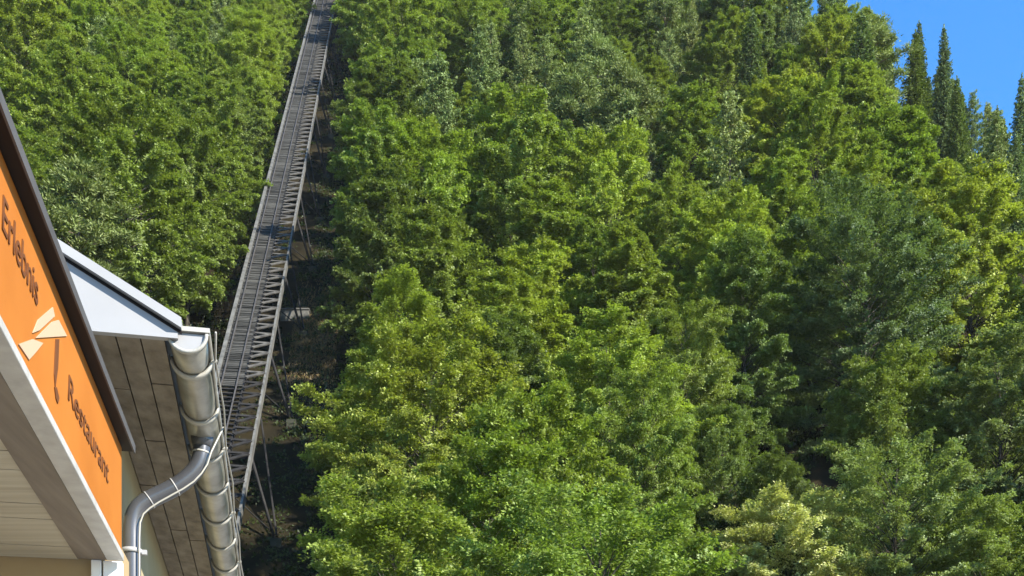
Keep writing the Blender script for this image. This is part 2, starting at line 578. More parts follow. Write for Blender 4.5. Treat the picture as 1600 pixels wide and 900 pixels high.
def pine(seed, Ht=19.0, R=3.8, nb=36, leaf=0.34, bare=0.36):
    """open crown of flat needle pads on a bare upper trunk"""
    r = np.random.default_rng(seed)
    tz = np.linspace(0, 1, 8)
    tp = np.stack([0.3 * np.sin(tz * 3 + seed), 0.3 * np.cos(tz * 3.5), tz * Ht - 0.6], 1)
    lines = [(tp, 0.24 * (1 - tz) ** 0.8 + 0.03)]
    P, A, Nn = [], [], []
    for i in range(nb):
        t = (i + 0.5) / nb
        z = Ht * (bare + (0.97 - bare) * t)
        az = i * 2.39996 + r.normal(0, 0.4)
        Lb = R * (0.55 + 0.45 * math.sin(min(1, t * 1.4) * 2.2)) * (1.0 if t < 0.6 else 1.0 - 0.75 * (t - 0.6) / 0.4) * r.uniform(0.7, 1.15)
        hd = np.array([math.cos(az), math.sin(az), 0])
        x0, y0 = np.interp(z, tp[:, 2], tp[:, 0]), np.interp(z, tp[:, 2], tp[:, 1])
        s = np.linspace(0, 1, 5)
        c = np.stack([x0 + hd[0] * s * Lb, y0 + hd[1] * s * Lb, z + Lb * (0.05 + 0.45 * t) * s + 0.1 * np.sin(s * 5)], 1)
        lines.append((c, np.linspace(0.06, 0.015, 5)))
        for k in range(7):
            sk = r.uniform(0.35, 1.0)
            cc = np.array([np.interp(sk, s, c[:, q]) for q in range(3)]) + r.normal(0, 0.35, 3) * np.array([1, 1, 0.35])
            m = 130
            d = r.normal(0, 1, (m, 3)) * np.array([0.42, 0.42, 0.17])
            P.append(cc + d + np.array([0, 0, 0.12]))
            A.append(d + np.array([0, 0, 0.25]) + r.normal(0, 0.2, (m, 3)))
            Nn.append(np.array([0, 0, 0.4]) + r.normal(0, 0.7, (m, 3)))
    P, A, Nn = map(np.concatenate, (P, A, Nn))
    sz = leaf * r.uniform(0.7, 1.3, len(P))
    V, Fq = leaf_tris(P, A, norm(Nn), sz, sz * 0.35)
    return (V, Fq), np_tubes(lines)


PROTO = {}


def proto(kind, gens, leafmat, barkmat):
    PROTO[kind] = []
    for cr, tr in gens:
        PROTO[kind].append((np_mesh('crown', cr[0], cr[1], M[leafmat]), np_mesh('trunk', tr[0], tr[1], M[barkmat], True)))


proto('beech', [broadleaf(100 + i, 19 + i, 5.9 - 0.35 * i, 150, 28, 50, 0.145, spray=0.95, lum=0.38, crown0=0.10, wide=0.30, cone=0.08 + 0.12 * i) for i in range(3)], 'leaf', 'bark')
proto('far_beech', [broadleaf(200 + i, 18 + 0.8 * i, 4.7 + 0.2 * i, 135, 27, 42, 0.180, spray=0.88, lum=0.38, crown0=0.10, wide=0.26 + 0.03 * i, cone=0.42 - 0.10 * i) for i in range(5)], 'leaf', 'bark')
proto('ash', [broadleaf(300 + i, 19, 5.8, 145, 26, 48, 0.130, crown0=0.10, spray=0.88, wide=0.45, lum=0.35) for i in range(2)], 'leaf', 'bark')
proto('far_ash', [broadleaf(340 + i, 18.5, 4.6, 130, 26, 38, 0.175, crown0=0.10, spray=0.82, cone=0.35, wide=0.42, lum=0.35) for i in range(2)], 'leaf', 'bark')
proto('shrub', [broadleaf(400, 13.5, 3.7, 190, 20, 58, 0.11, spray=0.75, crown0=0.06, wide=0.6, lum=0.2)], 'leaf', 'bark')
proto('spruce', [spruce(500), spruce(501, 21, 3.3), spruce(502, 18, 2.6)], 'needle', 'bark')
proto('larch', [larch(600), larch(601, 21, 2.8), larch(602, 19, 3.5, 75)], 'needle', 'bark_red')
proto('pine', [pine(700), pine(701, 20, 3.9, 34)], 'needle', 'bark_red')

TINT = {
    'yellow-green': (0.235, 0.300, 0.050),
    'bright green': (0.212, 0.290, 0.048),
    'mid green':    (0.182, 0.248, 0.048),
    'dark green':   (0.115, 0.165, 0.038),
    'grey-green':   (0.172, 0.232, 0.072),
    'pale green':   (0.212, 0.270, 0.080),
    'blue-green':   (0.128, 0.182, 0.066),
    'pale yellow':  (0.370, 0.410, 0.160),
}
NAME = {'beech': ('beech_tree', 'beech'), 'far_beech': ('beech_tree', 'beech'), 'ash': ('ash_tree', 'ash tree'), 'far_ash': ('ash_tree', 'ash tree'),
        'shrub': ('bushy_tree', 'tree'), 'spruce': ('spruce_tree', 'spruce'), 'larch': ('larch_tree', 'larch'), 'pine': ('pine_tree', 'pine')}
PLACED = []


def put_tree(kind, x, y, tint, scale, label=None, group=None, variant=None, zoff=0.0, sxy=1.0):
    v = PROTO[kind][(variant if variant is not None else random.randrange(99)) % len(PROTO[kind])]
    nm, cat = NAME[kind]
    z = float(ground(x, y)) + zoff
    root = thing(nm, label, cat, (x, y, z), group)
    rz = random.uniform(0, 6.283)
    root.rotation_euler = (random.gauss(0, 0.02), random.gauss(0, 0.02), rz)
    root.scale = (scale * sxy, scale * sxy, scale)
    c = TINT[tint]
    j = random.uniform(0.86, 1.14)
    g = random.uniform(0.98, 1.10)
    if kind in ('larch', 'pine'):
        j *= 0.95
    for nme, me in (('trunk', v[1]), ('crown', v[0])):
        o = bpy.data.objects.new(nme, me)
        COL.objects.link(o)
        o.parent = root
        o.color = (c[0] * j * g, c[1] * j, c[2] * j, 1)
    PLACED.append((x, y, 3.0 if kind == 'shrub' else 5.0 * scale))
    return root


# ---- individually placed trees: (kind, px, py of the crown TOP, depth, height scale, tint, label)
KEY = [
    ('shrub', 1225, 758, 70, 1.0, 'pale yellow', 'pale yellow-green bushy tree at the foot of the slope'),
    ('ash', 1400, 690, 56, 0.92, 'grey-green', 'rounded grey-green tree just behind the pale yellow bush'),
    ('ash', 1540, 770, 50, 0.80, 'mid green', 'round mid-green tree beside the grey-green one at the slope foot'),
    ('beech', 665, 475, 78, 1.08, 'yellow-green', 'large yellow-green beech overhanging the dark gully beside the track'),
    ('beech', 840, 600, 72, 1.05, 'bright green', 'bright layered beech beside the large yellow-green one'),
    ('beech', 760, 690, 62, 0.98, 'bright green', 'leafy beech below the large yellow-green one at the gully'),
    ('ash', 560, 850, 66, 0.55, 'grey-green', 'small grey-green tree at the foot of the gully by the gutter'),
    ('ash', 880, 820, 52, 0.72, 'grey-green', 'small rounded grey-green tree below the bright layered beech'),
    ('ash', 1345, 300, 97, 1.16, 'blue-green', 'big round blue-green tree amid brighter beeches'),
    ('beech', 1395, 520, 76, 0.95, 'mid green', 'dull green beech below the big round blue-green tree'),
    ('beech', 1010, 560, 80, 0.95, 'mid green', 'beech at the edge of the dark hollow below the slope'),
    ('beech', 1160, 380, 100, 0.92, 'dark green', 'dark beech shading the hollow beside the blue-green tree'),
    ('beech', 1130, 610, 84, 0.75, 'dark green', 'small dark beech standing inside the shaded hollow'),  # dark leaf tint stands for the hollow's shade
    ('beech', 1215, 700, 74, 0.72, 'dark green', 'dark low beech behind the pale yellow bush in the hollow'),  # leaf colour darkened here too, as shaded foliage
    ('far_beech', 1140, 350, 112, 0.95, 'yellow-green', 'sunlit yellow-green beech above the dark hollow'),
    ('beech', 1560, 520, 76, 1.0, 'grey-green', 'tall grey-green beech right of the big blue-green tree'),
    ('spruce', 178, 195, 118, 0.95, 'blue-green', 'blue-grey spruce among beeches on the slope left of the track'),
    ('pine', 605, 195, 128, 0.78, 'pale green', 'pale flat-tiered pine beside the shaded track corridor'),
    ('larch', 690, 85, 142, 1.12, 'grey-green', 'tall grey-green larch next to the pale flat-tiered pine'),
    ('larch', 765, 60, 152, 1.05, 'grey-green', 'grey-green larch with bare trunk behind the tallest larch by the pine'),
    ('pine', 900, 110, 144, 1.05, 'grey-green', 'grey-green pine standing amid beeches high on the slope'),
    ('pine', 975, 120, 142, 1.05, 'grey-green', 'second grey-green pine of the pair high on the slope'),
    ('pine', 1043, -30, 180, 1.0, 'grey-green', 'pine with a long pale bare trunk near the top of the slope'),
    ('larch', 1310, -10, 175, 1.05, 'grey-green', 'larch with pale trunk below the ridge'),
    ('larch', 1240, 20, 172, 1.05, 'blue-green', 'bluish larch beside the pale-trunked larch below the ridge'),
    ('larch', 1560, 190, 128, 1.0, 'grey-green', 'grey feathery larch on the right flank below the ridge'),
    ('spruce', 1440, -4, 158, 0.72, 'blue-green', 'dark pointed spruce on the ridge against the sky'),
    ('spruce', 1475, 8, 154, 0.72, 'blue-green', 'second pointed spruce on the ridge beside the sky gap'),
    ('spruce', 1592, 72, 140, 0.72, 'blue-green', 'dark spruce at the low end of the ridge line'),
    ('beech', 385, 20, 150, 0.98, 'bright green', 'brilliant green beech beside the upper track'),
    ('far_ash', 365, 130, 132, 0.9, 'grey-green', 'greyish tree below the brilliant green beech by the track'),
]
SLIM = {1010: 0.72, 840: 0.9, 1160: 0.9, 1130: 0.8, 1215: 0.8, 1395: 0.85, 1225: 1.2, 1440: 0.8, 1475: 0.8, 1592: 0.8}
HT = {'beech': 20, 'far_beech': 19, 'ash': 19.5, 'far_ash': 19, 'shrub': 14.0, 'spruce': 19, 'larch': 20, 'pine': 19}
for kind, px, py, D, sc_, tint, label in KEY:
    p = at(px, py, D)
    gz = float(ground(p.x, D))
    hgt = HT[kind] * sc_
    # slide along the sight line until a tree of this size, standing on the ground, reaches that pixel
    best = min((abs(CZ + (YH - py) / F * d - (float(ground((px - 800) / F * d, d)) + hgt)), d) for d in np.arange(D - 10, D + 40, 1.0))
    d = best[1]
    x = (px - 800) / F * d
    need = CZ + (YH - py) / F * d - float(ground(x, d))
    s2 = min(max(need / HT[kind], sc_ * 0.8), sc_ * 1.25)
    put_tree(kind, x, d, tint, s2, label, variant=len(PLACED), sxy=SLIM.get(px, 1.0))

# ---- the rest of the wood: a Poisson scatter on the slope
HOLLOW = [(19.5, 92, 7.5), (14, 80, 5.5)]


REF = ['the pale yellow bush', 'the grey-green tree behind the bush', 'the round tree at the slope foot', 'the large beech at the gully',
       'the bright layered beech', 'the beech below the gully', 'the small tree by the gutter', 'the small tree below the layered beech',
       'the big blue-green tree', 'the dull beech below the blue-green tree', 'the beech at the hollow', 'the dark beech over the hollow',
       'the small beech inside the hollow', 'the dark low beech in the hollow', 'the sunlit beech above the hollow', 'the tall grey-green beech', 'the blue-grey spruce left of the track', 'the pale flat-tiered pine',
       'the tall larch by the pine', 'the bare-trunked larch', 'the grey-green pine pair', 'the grey-green pine pair', 'the pine with the long bare trunk',
       'the pale-trunked larch', 'the bluish larch', 'the grey larch on the flank', 'the ridge spruces', 'the ridge spruces', 'the spruce at the ridge end',
       'the brilliant green beech', 'the greyish tree by the track']
LM = [(PLACED[k][0], PLACED[k][1], REF[k]) for k in range(len(KEY))]
for D_, nm_ in ((95, 'the lower track'), (135, 'the middle track'), (175, 'the upper track'), (215, 'the topmost track')):
    tc_ = track_c(D_)
    LM.append((tc_.x, D_, nm_))


def describe(kind, tint, x, y, size):
    d2, lx, ly, ref = min(((x - a) ** 2 + (y - b) ** 2, a, b, r_) for a, b, r_ in LM)
    dist = math.sqrt(d2)
    dy = y - ly
    if ref.endswith(' track') and len(ref.split()) == 3 and abs(x - lx) > abs(dy):
        rel = 'beside' if dist < 14 else 'well to one side of'
    elif dy > 0.6 * dist:
        rel = 'just uphill of' if dist < 14 else 'far uphill of'
    elif dy < -0.6 * dist:
        rel = 'just downhill of' if dist < 14 else 'far downhill of'
    else:
        rel = 'next to' if dist < 12 else 'level with'
    sz = 'small ' if size < 0.86 else ('tall ' if size > 1.02 else '')
    form = {'beech': 'layered beech', 'far_beech': 'dense beech', 'ash': 'rounded ash', 'far_ash': 'slim ash', 'spruce': 'pointed spruce',
            'larch': 'feathery larch', 'pine': 'open pine'}[kind]
    return '%s%s %s %s %s' % (sz, tint, form, rel, ref)


cells = []
tries = 0
rs = random.Random(21)
while tries < 9000:
    tries += 1
    y = rs.uniform(47, 262)
    q = rs.uniform(-0.50, 0.53)
    if rs.random() > y / 262:
        continue
    x = q * y
    s = x - (-22.2 - 0.102 * (y - 101))
    if -6.3 < s < (12.0 if y < 96 else 10.4):
        continue
    if y < 68 and q > 0.08:
        continue
    if 0.148 < q < 0.24 and y < 100:          # the dark hollow
        continue
    if y < 62 and x < -16:
        continue
    if any((x - a) ** 2 + (y - b) ** 2 < c * c for a, b, c in HOLLOW):
        continue
    z = float(ground(x, y))
    if z < 0.5 and y < 58 and rs.random() < 0.5:
        continue
    if CZ + (YH + 40) / F * y < z + 3:            # base already above the frame: nothing to see
        continue
    if z + 21 < CZ + (YH - 915) / F * y:          # top below the frame
        continue
    rmin = 5.5 if y > 150 else (6.2 if y > 115 else 7.0)
    if any((x - a) ** 2 + (y - b) ** 2 < ((rmin + c) * 0.5) ** 2 for a, b, c in cells) or \
       any((x - a) ** 2 + (y - b) ** 2 < (rmin * 0.80 + c * 0.25) ** 2 for a, b, c in PLACED[:len(KEY)]):
        continue
    cells.append((x, y, rmin))
    px, py = to_px((x, y, z + 12))
    u = rs.random()
    ridge = x > 42 and y > 112 and x > 0.30 * y
    # species follow the picture: pines and larches thicken towards the top right, beech elsewhere
    conifer = 0.10 + 0.5 * float(sstep(420, -60, py)) * float(sstep(560, 900, px)) + 0.25 * float(sstep(1250, 1500, px)) * float(sstep(350, 0, py))
    near = y < 92
    if u < conifer or ridge:
        kind = 'spruce' if ridge and rs.random() < 0.6 else rs.choice(['larch', 'larch', 'larch', 'pine', 'spruce'] if y < 195 or x < 55 else ['spruce', 'larch', 'spruce'])
        if ridge and kind == 'pine':
            kind = 'spruce'
        tint = {'larch': rs.choice(['grey-green', 'grey-green', 'pale green']), 'pine': 'grey-green', 'spruce': rs.choice(['blue-green', 'dark green'])}[kind]
    elif rs.random() < 0.13:
        kind = 'ash' if near else 'far_ash'
        tint = rs.choice(['grey-green', 'mid green', 'mid green'])
    else:
        kind = 'beech' if near else 'far_beech'
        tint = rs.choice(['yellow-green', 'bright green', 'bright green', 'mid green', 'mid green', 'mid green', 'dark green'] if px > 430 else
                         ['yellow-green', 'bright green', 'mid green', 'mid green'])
    size = rs.uniform(0.78, 1.12)
    if y > 150:
        size *= 0.88
    if ridge and kind in ('spruce', 'larch', 'pine'):
        size = rs.uniform(0.58, 0.80)
    if 0 < s < 16 and y > 96:
        size = rs.uniform(0.92, 1.12)
    put_tree(kind, x, y, tint, size, describe(kind, tint, x, y, size), '%s trees of the hillside forest' % NAME[kind][1].replace(' tree', ''), sxy=rs.uniform(0.92, 1.15))
print('trees', len(PLACED), 'tris', sum(2 * len(m_.polygons) for v_ in PROTO.values() for t_ in v_ for m_ in t_))


# ------------------------------------------------------------------ undergrowth
def undergrowth():
    r = np.random.default_rng(77)
    n = 4600
    y = r.uniform(50, 235, n)
    s = np.where(r.random(n) < 0.75, r.uniform(-6, 13, n), r.uniform(-40, 70, n))
    hol = r.random(n) < 0.16
    y = np.where(hol, r.uniform(62, 104, n), y)
    x = -22.2 - 0.102 * (y - 101) + s
    x = np.where(hol, y * r.uniform(0.14, 0.25, n), x)
    s = np.where(hol, 30.0, s)
    ok = ~((np.abs(s) < 2.6) & (r.random(n) < 0.8))
    x, y, n = x[ok], y[ok], ok.sum()
    z = ground(x, y)
    m = 34
    c = np.stack([x, y, z], 1)[:, None, :]
    rad = r.uniform(0.4, 1.2, (n, 1, 1))
    d = r.normal(0, 0.5, (n, m, 3)) * rad * np.array([1, 1, 0.6])
    d[..., 2] = np.abs(d[..., 2]) + d[..., 1] * 0.8 + 0.05
    P = (c + d).reshape(-1, 3)
    A = r.normal(0, 1, P.shape)
    Nn = norm(np.array([0, -0.3, 0.6]) + r.normal(0, 0.5, P.shape))
    sz = r.uniform(0.14, 0.34, len(P))
    V, Fq = leaf_quads(P, A, Nn, sz, sz * 0.6)
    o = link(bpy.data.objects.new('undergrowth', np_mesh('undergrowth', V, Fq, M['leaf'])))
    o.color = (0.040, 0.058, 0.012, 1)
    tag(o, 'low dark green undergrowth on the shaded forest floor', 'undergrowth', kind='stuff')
    # dry grass bank beside the track
    n = 5000
    y = 118 + r.normal(0, 5.0, n)
    s = r.uniform(2.6, 7.0, n)
    x = -22.2 - 0.102 * (y - 101) + s
    P = np.stack([x, y, ground(x, y) + r.uniform(0, 0.35, n)], 1)
    A = np.array([0, 0, 1.0]) + r.normal(0, 0.5, (n, 3))
    Nn = norm(np.array([0.3, -0.8, 0.2]) + r.normal(0, 0.5, (n, 3)))
    sz = r.uniform(0.2, 0.45, n)
    V, Fq = leaf_tris(P, A, Nn, sz, sz * 0.25)
    o = link(bpy.data.objects.new('dry_grass', np_mesh('dry_grass', V, Fq, M['leaf'])))
    o.color = (0.15, 0.105, 0.04, 1)
    tag(o, 'dry yellowish grass bank right of the track', 'grass', kind='stuff')


undergrowth()


# ------------------------------------------------------------------ funicular track on its trestle
def build_track():
    D0, D1 = 53.0, 262.0
    root = thing('funicular_track', 'long steep funicular track on a steel trestle climbing through the forest', 'railway track', track_c(D0))
    p0, p1 = track_c(D0), track_c(D1)
    a = (p1 - p0).normalized()
    b = Vector((1, 0.102, 0)).normalized()
    b = (b - a * b.dot(a)).normalized()
    c = b.cross(a).normalized()
    if c.z < 0:
        c = -c
    Lk = (p1 - p0).length / (D1 - D0)
    U = lambda D: (D - D0) * Lk
    end = U(D1)

    def long(name, b0, b1, c0, c1, material, u0=0.0, u1=end):
        m = MB()
        m.box(p0, a, b, c, (u0, u1), (b0, b1), (c0, c1))
        return m.build(name, material, root)

    long('girder', -2.02, -1.72, -0.55, 0.16, M['steel'])
    long('girder', 1.84, 2.02, -0.55, 0.14, M['steel'])
    long('girder', 0.28, 0.42, -0.5, 0.02, M['dark_steel'])
    for x in (-1.36, -0.16):
        long('rail', x - 0.045, x + 0.045, 0.03, 0.17, M['rail'])
    # deck: close-set sleepers and planks under the rails (a few pixels each in the picture)
    m = MB()
    u = U(97)
    r = random.Random(3)
    while u < end - 0.3:
        w = r.uniform(0.24, 0.29)
        h = r.uniform(-0.02, 0.025)
        m.box(p0, a, b, c, (u, u + w), (-1.715, 0.27), (-0.14, h))
        u += r.choice((0.33, 0.36, 0.42))
    o = m.build('deck_planks', M['plank'], root)
    o['kind'] = 'stuff'
    m = MB()
    u = 0.5
    while u < U(97):
        m.box(p0, a, b, c, (u, u + 0.2), (-1.715, 0.27), (-0.16, 0.0))
        u += 0.85
    o = m.build('sleepers', M['dark_steel'], root)
    o['kind'] = 'stuff'
    # zigzag lacing between the centre girder and the right girder
    bay = 2.2
    nby = int(end / bay)
    for k in range(nby):
        u0 = k * bay
        for (ua, ba, ub, bb) in ((u0, 0.45, u0 + bay * 0.5, 1.80), (u0 + bay * 0.5, 1.80, u0 + bay * 0.55, 0.45)):
            m = MB()
            q0 = p0 + a * ua + b * ba + c * 0.17
            q1 = p0 + a * ub + b * bb + c * 0.17
            dd = (q1 - q0).normalized()
            ee = dd.cross(c).normalized()
            m.box(q0, dd, ee, c, (0, (q1 - q0).length), (-0.16, 0.16), (-0.04, 0.05))
            m.build('brace', M['brace'] if U(97) < u0 else M['dark_steel'], root)  # lower braces take the darker steel to stand for shade on that stretch
    # trestle bents: splayed legs, cross beam and diagonals down to the slope
    k = 0
    D = 60.0
    while D < 258:
        base = track_c(D)
        foot = []
        for sgn, sp in ((-1, 1.1), (1, 2.0)):
            top = base + b * (1.75 * sgn) - c * 0.5
            fx = top.x + sgn * sp
            fy = top.y - 0.3
            fz = float(ground(fx, fy)) - 0.3
            m = MB()
            m.tube([top, Vector((fx, fy, fz))], 0.13, 6)
            m.build('support_leg', M['dark_steel'], root, True)
            foot.append(Vector((fx, fy, fz)))
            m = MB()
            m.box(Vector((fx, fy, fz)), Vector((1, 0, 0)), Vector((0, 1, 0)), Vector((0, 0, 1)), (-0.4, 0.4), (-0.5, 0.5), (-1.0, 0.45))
            m.build('footing', M['shaded_footing'], root)
        for (i, j, t0, t1) in ((0, 1, 0.15, 0.85), (1, 0, 0.15, 0.85)):
            ta = base + b * (1.75 * (-1, 1)[i]) - c * 0.5
            tb = base + b * (1.75 * (-1, 1)[j]) - c * 0.5
            m = MB()
            m.tube([ta.lerp(foot[i], t0), tb.lerp(foot[j], t1)], 0.05, 5)
            m.build('cross_brace', M['dark_steel'], root)
        m = MB()
        m.box(base, a, b, c, (-0.15, 0.15), (-1.71, 1.83), (-0.85, -0.555))
        m.build('cross_beam', M['dark_steel'], root)
        # long raking strut up to the next span
        m = MB()
        m.tube([foot[1] + Vector((0, 0, 0.8)), track_c(D + 6) + b * 1.8 - c * 0.5], 0.08, 5)
        m.build('strut', M['dark_steel'], root)
        D += 14.5
        k += 1


build_track()

# small concrete pieces in the corridor
def slab(px0, px1, py, h, dep, name, label, cat):
    d = min((abs(float(ground(((px0 + px1) / 2 - 800) / F * q, q)) - (CZ + (YH - py) / F * q)), q) for q in np.arange(70, 190, 0.5))[1]
    x0, x1 = (px0 - 800) / F * d, (px1 - 800) / F * d
    z = float(ground((x0 + x1) / 2, d))
    o_ = thing(name, label, cat, ((x0 + x1) / 2, d, z))
    X, Y, Z = Vector((1, 0, 0)), Vector((0, 1, 0)), Vector((0, 0, 1))
    m = MB(); m.box(Vector((x0, d, z)), X, Y, Z, (0, x1 - x0), (0, dep), (-1.5, h)); m.build('wall', M['concrete'], o_, bevel=0.03)
    m = MB(); m.box(Vector((x0, d, z)), X, Y, Z, (-0.08, x1 - x0 + 0.08), (-0.08, dep), (h + 0.003, h + 0.16)); m.build('coping', M['concrete'], o_, bevel=0.02)


slab(438, 482, 500, 1.1, 2.2, 'retaining_wall', 'small grey concrete retaining wall beside the track trestle', 'wall')
slab(452, 484, 642, 0.35, 0.8, 'concrete_step', 'low pale concrete ledge in the dark gully by the track', 'ledge')

# ------------------------------------------------------------------ near building with the orange sign
Zv = Vector((0, 0, 1))


def frame(vpx):
    d = Vector(((vpx - 800) / F, 1, 0))
    L = d.length
    d = d / L
    return d, Vector((d.y, -d.x, 0)), L


# frame: origin on the fascia face at depth 4.2 (its far end); a = along (away from camera), b = outwards (to the right)
A1, B1, K1 = frame(500)
O1 = at(190, 700, 4.2)
O1.z = CZ
zt, zb = (YH - 700) / F * 4.2, (YH - 862) / F * 4.2      # heights over the eye
near = -5.6


def box1(name, material, parent, ra, rb, rc, bevel=0.0):
    m = MB()
    m.box(O1, B1, A1, Zv, rb, ra, rc)
    return m.build(name, material, parent, bevel=bevel)


bld = thing('canopy_building', 'low building corner with cream board canopy and white corner post behind the orange sign', 'building', (O1.x, O1.y, 0))
# canopy: edge beam, boards, roof, metal edge
box1('edge_beam', M['beam'], bld, (near, 0.02), (-0.150, -0.052), (zb - 0.025, zt - 0.01))
box1('edge_trim', M['alu'], bld, (near, 0.012), (-0.050, 0.006), (zb - 0.030, zb - 0.004), 0.003)
yy = near
i = 0
rb_ = random.Random(8)
while yy < 0.03:
    w = 0.138
    m = MB()
    m.box(O1, B1, A1, Zv, (-3.6, -0.153), (yy, min(yy + w - 0.004, 0.055)), (zb - 0.019 + rb_.uniform(0, 0.002), zb + 0.004))
    m.build('board', M['cream_board'], bld)
    yy += w
box1('roof_slab', M['grey_metal'], bld, (near, 0.20), (-3.6, -0.16), (zb + 0.052, zt + 0.022))
box1('edge_flashing', M['brown_metal'], bld, (near, 0.035), (-0.155, 0.034), (zt + 0.003, zt + 0.024))
box1('edge_lip', M['lip'], bld, (near, 0.042), (0.0345, 0.040), (zt - 0.002, zt + 0.028))
# wall facing the camera, corner boards
box1('wall', M['tan_wall'], bld, (0.062, 0.30), (-3.5, -0.02), (-CZ - 0.1, zb + 0.052))
box1('corner_board', M['white_paint'], bld, (0.035, 0.060), (-0.108, -0.074), (-CZ, zb - 0.021), 0.003)
box1('corner_board', M['white_paint'], bld, (0.035, 0.060), (-0.068, -0.003), (-CZ, zb - 0.023), 0.003)

# the sign band
sign = thing('sign_band', 'long orange sign band with dark lettering and pale mountain emblem under the dark roof edge', 'sign', (O1.x, O1.y, CZ + zb))
panel = box1('panel', M['orange'], sign, (near, 0.0), (-0.045, 0.0), (zb, zt))


def on_sign(px, py, off=0.003):
    """photo pixel -> (along, height) on the sign face"""
    q = (px - 800) / F
    # point O1 + A1*u + B1*off, with x/y = q
    u = (q * (O1.y + B1.y * off) - (O1.x + B1.x * off)) / (A1.x - q * A1.y)
    p = O1 + A1 * u + B1 * off
    return u, (YH - py) / F * p.y


def flat_shape(name, pts, material, th=0.003):
    m = MB()
    fr = [O1 + A1 * u + B1 * th + Zv * h for u, h in pts]
    bk = [O1 + A1 * u + B1 * 0.0005 + Zv * h for u, h in pts]
    n = len(pts)
    m.add(fr + bk, [tuple(range(n))] + [(k, k + n, (k + 1) % n + n, (k + 1) % n) for k in range(n)])
    return m.build(name, material, panel)


def lettering(name, text, u0, h0, size, shear, width, material):
    cu = bpy.data.curves.new(name, 'FONT')
    cu.body = text
    cu.size = size
    cu.shear = shear
    cu.extrude = 0.0012
    tmp = bpy.data.objects.new('tmp', cu)
    COL.objects.link(tmp)
    dg = bpy.context.evaluated_depsgraph_get()
    me = bpy.data.meshes.new_from_object(tmp.evaluated_get(dg))
    bpy.data.objects.remove(tmp)
    co = np.zeros(len(me.vertices) * 3, np.float32)
    me.vertices.foreach_get('co', co)
    co = co.reshape(-1, 3)
    sx = width / max(co[:, 0].max(), 1e-4)
    Wd = np.array([np.array(O1 + A1 * (u0 + float(p[0]) * sx) + Zv * (h0 + float(p[1])) + B1 * (0.0018 + float(p[2]))) for p in co], dtype=np.float32)
    me.vertices.foreach_set('co', Wd.ravel())
    me.materials.clear()
    me.materials.append(material)
    me.update()
    return link(bpy.data.objects.new(name, me), panel)


ua, ha = on_sign(3, 372)
ub, hb = on_sign(60, 500)
lettering('lettering', 'Erlebnis', ua, hb + 0.03, 0.115, 0.12, ub - ua, M['print_dark'])
ua, ha = on_sign(106, 640)
ub, hb = on_sign(170, 755)
lettering('lettering', 'Restaurant', ua, (ha + hb) / 2 + 0.015, 0.105, 0.12, ub - ua, M['print_dark'])
S = on_sign
flat_shape('emblem', [S(52, 520), S(60, 500), S(83, 480), S(86, 494), S(62, 516)], M['print_pale'])
flat_shape('emblem', [S(57, 528), S(82, 503), S(92, 500), S(105, 525)], M['print_pale'])
flat_shape('emblem', [S(30, 538), S(52, 530), S(68, 536), S(55, 552), S(46, 562)], M['print_pale'])
flat_shape('emblem_stroke', [S(88, 530), S(93, 530), S(91, 575), S(87, 605), S(85.5, 585)], M['print_dark'])
flat_shape('emblem_stroke', [S(86, 605), S(89, 605), S(93, 622), S(91, 631), S(88, 622)], M['print_dark'])

# ------------------------------------------------------------------ neighbouring building: sheet-metal gable, board soffit, gutter, downpipe
A2, B2, K2 = frame(447)
O2 = Vector((-1.289, 4.83, CZ))                 # under the gutter's centre line at its near end
hr = (YH - 522) / F * 4.83                      # gutter rim over the eye
gb = thing('gabled_building', 'building with pale sheet-metal gable and brown board eaves behind the orange sign', 'building', (O2.x, O2.y, 0))
FAR = 11.0
EAVE = -0.095                                   # eave edge, across
WALL = -0.375                                   # wall face, across


def box2(name, material, parent, ra, rb, rc, bevel=0.0):
    m = MB()
    m.box(O2, B2, A2, Zv, rb, ra, rc)
    return m.build(name, material, parent, bevel=bevel)


hs = hr - 0.025                                 # soffit underside
box2('wall', M['yellow_wall'], gb, (0.02, FAR - 0.1), (WALL - 5.4, WALL), (-CZ - 0.1, hs + 0.02))
# soffit boards along the eave, each its own board with staggered butt joints
rows = [WALL + 0.003 + k * 0.0945 for k in range(4)]
for k in range(3):
    cuts = [0.012, (0.50, 1.05, 0.42)[k]]
    while cuts[-1] < FAR:
        cuts.append(cuts[-1] + (1.15, 1.3, 1.05)[k])
    cuts[-1] = FAR
    for j in range(len(cuts) - 1):
        dz = rb_.uniform(-0.002, 0.003)
        box2('board', M['soffit'], gb, (cuts[j] + 0.004, cuts[j + 1] - 0.004), (rows[k] + 0.003, rows[k + 1] - 0.003), (hs + dz, hs + 0.022))
box2('soffit_backing', M['brown_metal'], gb, (0.012, FAR), (WALL - 0.1, EAVE - 0.004), (hs + 0.0235, hs + 0.04))
# gable: sheet-metal triangle, rake flashing, roof
tn = 110 / 195.0
Wd = 5.2


def gable(name, parent, a0, a1, low, material, lift0, lift1, x0=0.0):
    """slab following the rake between two lifts over the eave line"""
    m = MB()
    P = lambda a_, b_, h: O2 + A2 * a_ + B2 * b_ + Zv * h
    xs = EAVE + 0.075 + x0
    pts = [(xs, hr + lift0), (xs, hr + lift1), (-Wd / 2 - 0.3, hr + lift1 + tn * (Wd / 2 + 0.3 + xs)), (-Wd / 2 - 0.3, hr + lift0 + tn * (Wd / 2 + 0.3 + xs))]
    v = [P(a0, b_, h) for b_, h in pts] + [P(a1, b_, h) for b_, h in pts]
    m.add(v, [(0, 1, 2, 3), (7, 6, 5, 4), (0, 4, 5, 1), (1, 5, 6, 2), (2, 6, 7, 3), (3, 7, 4, 0)])
    return m.build(name, material, parent)


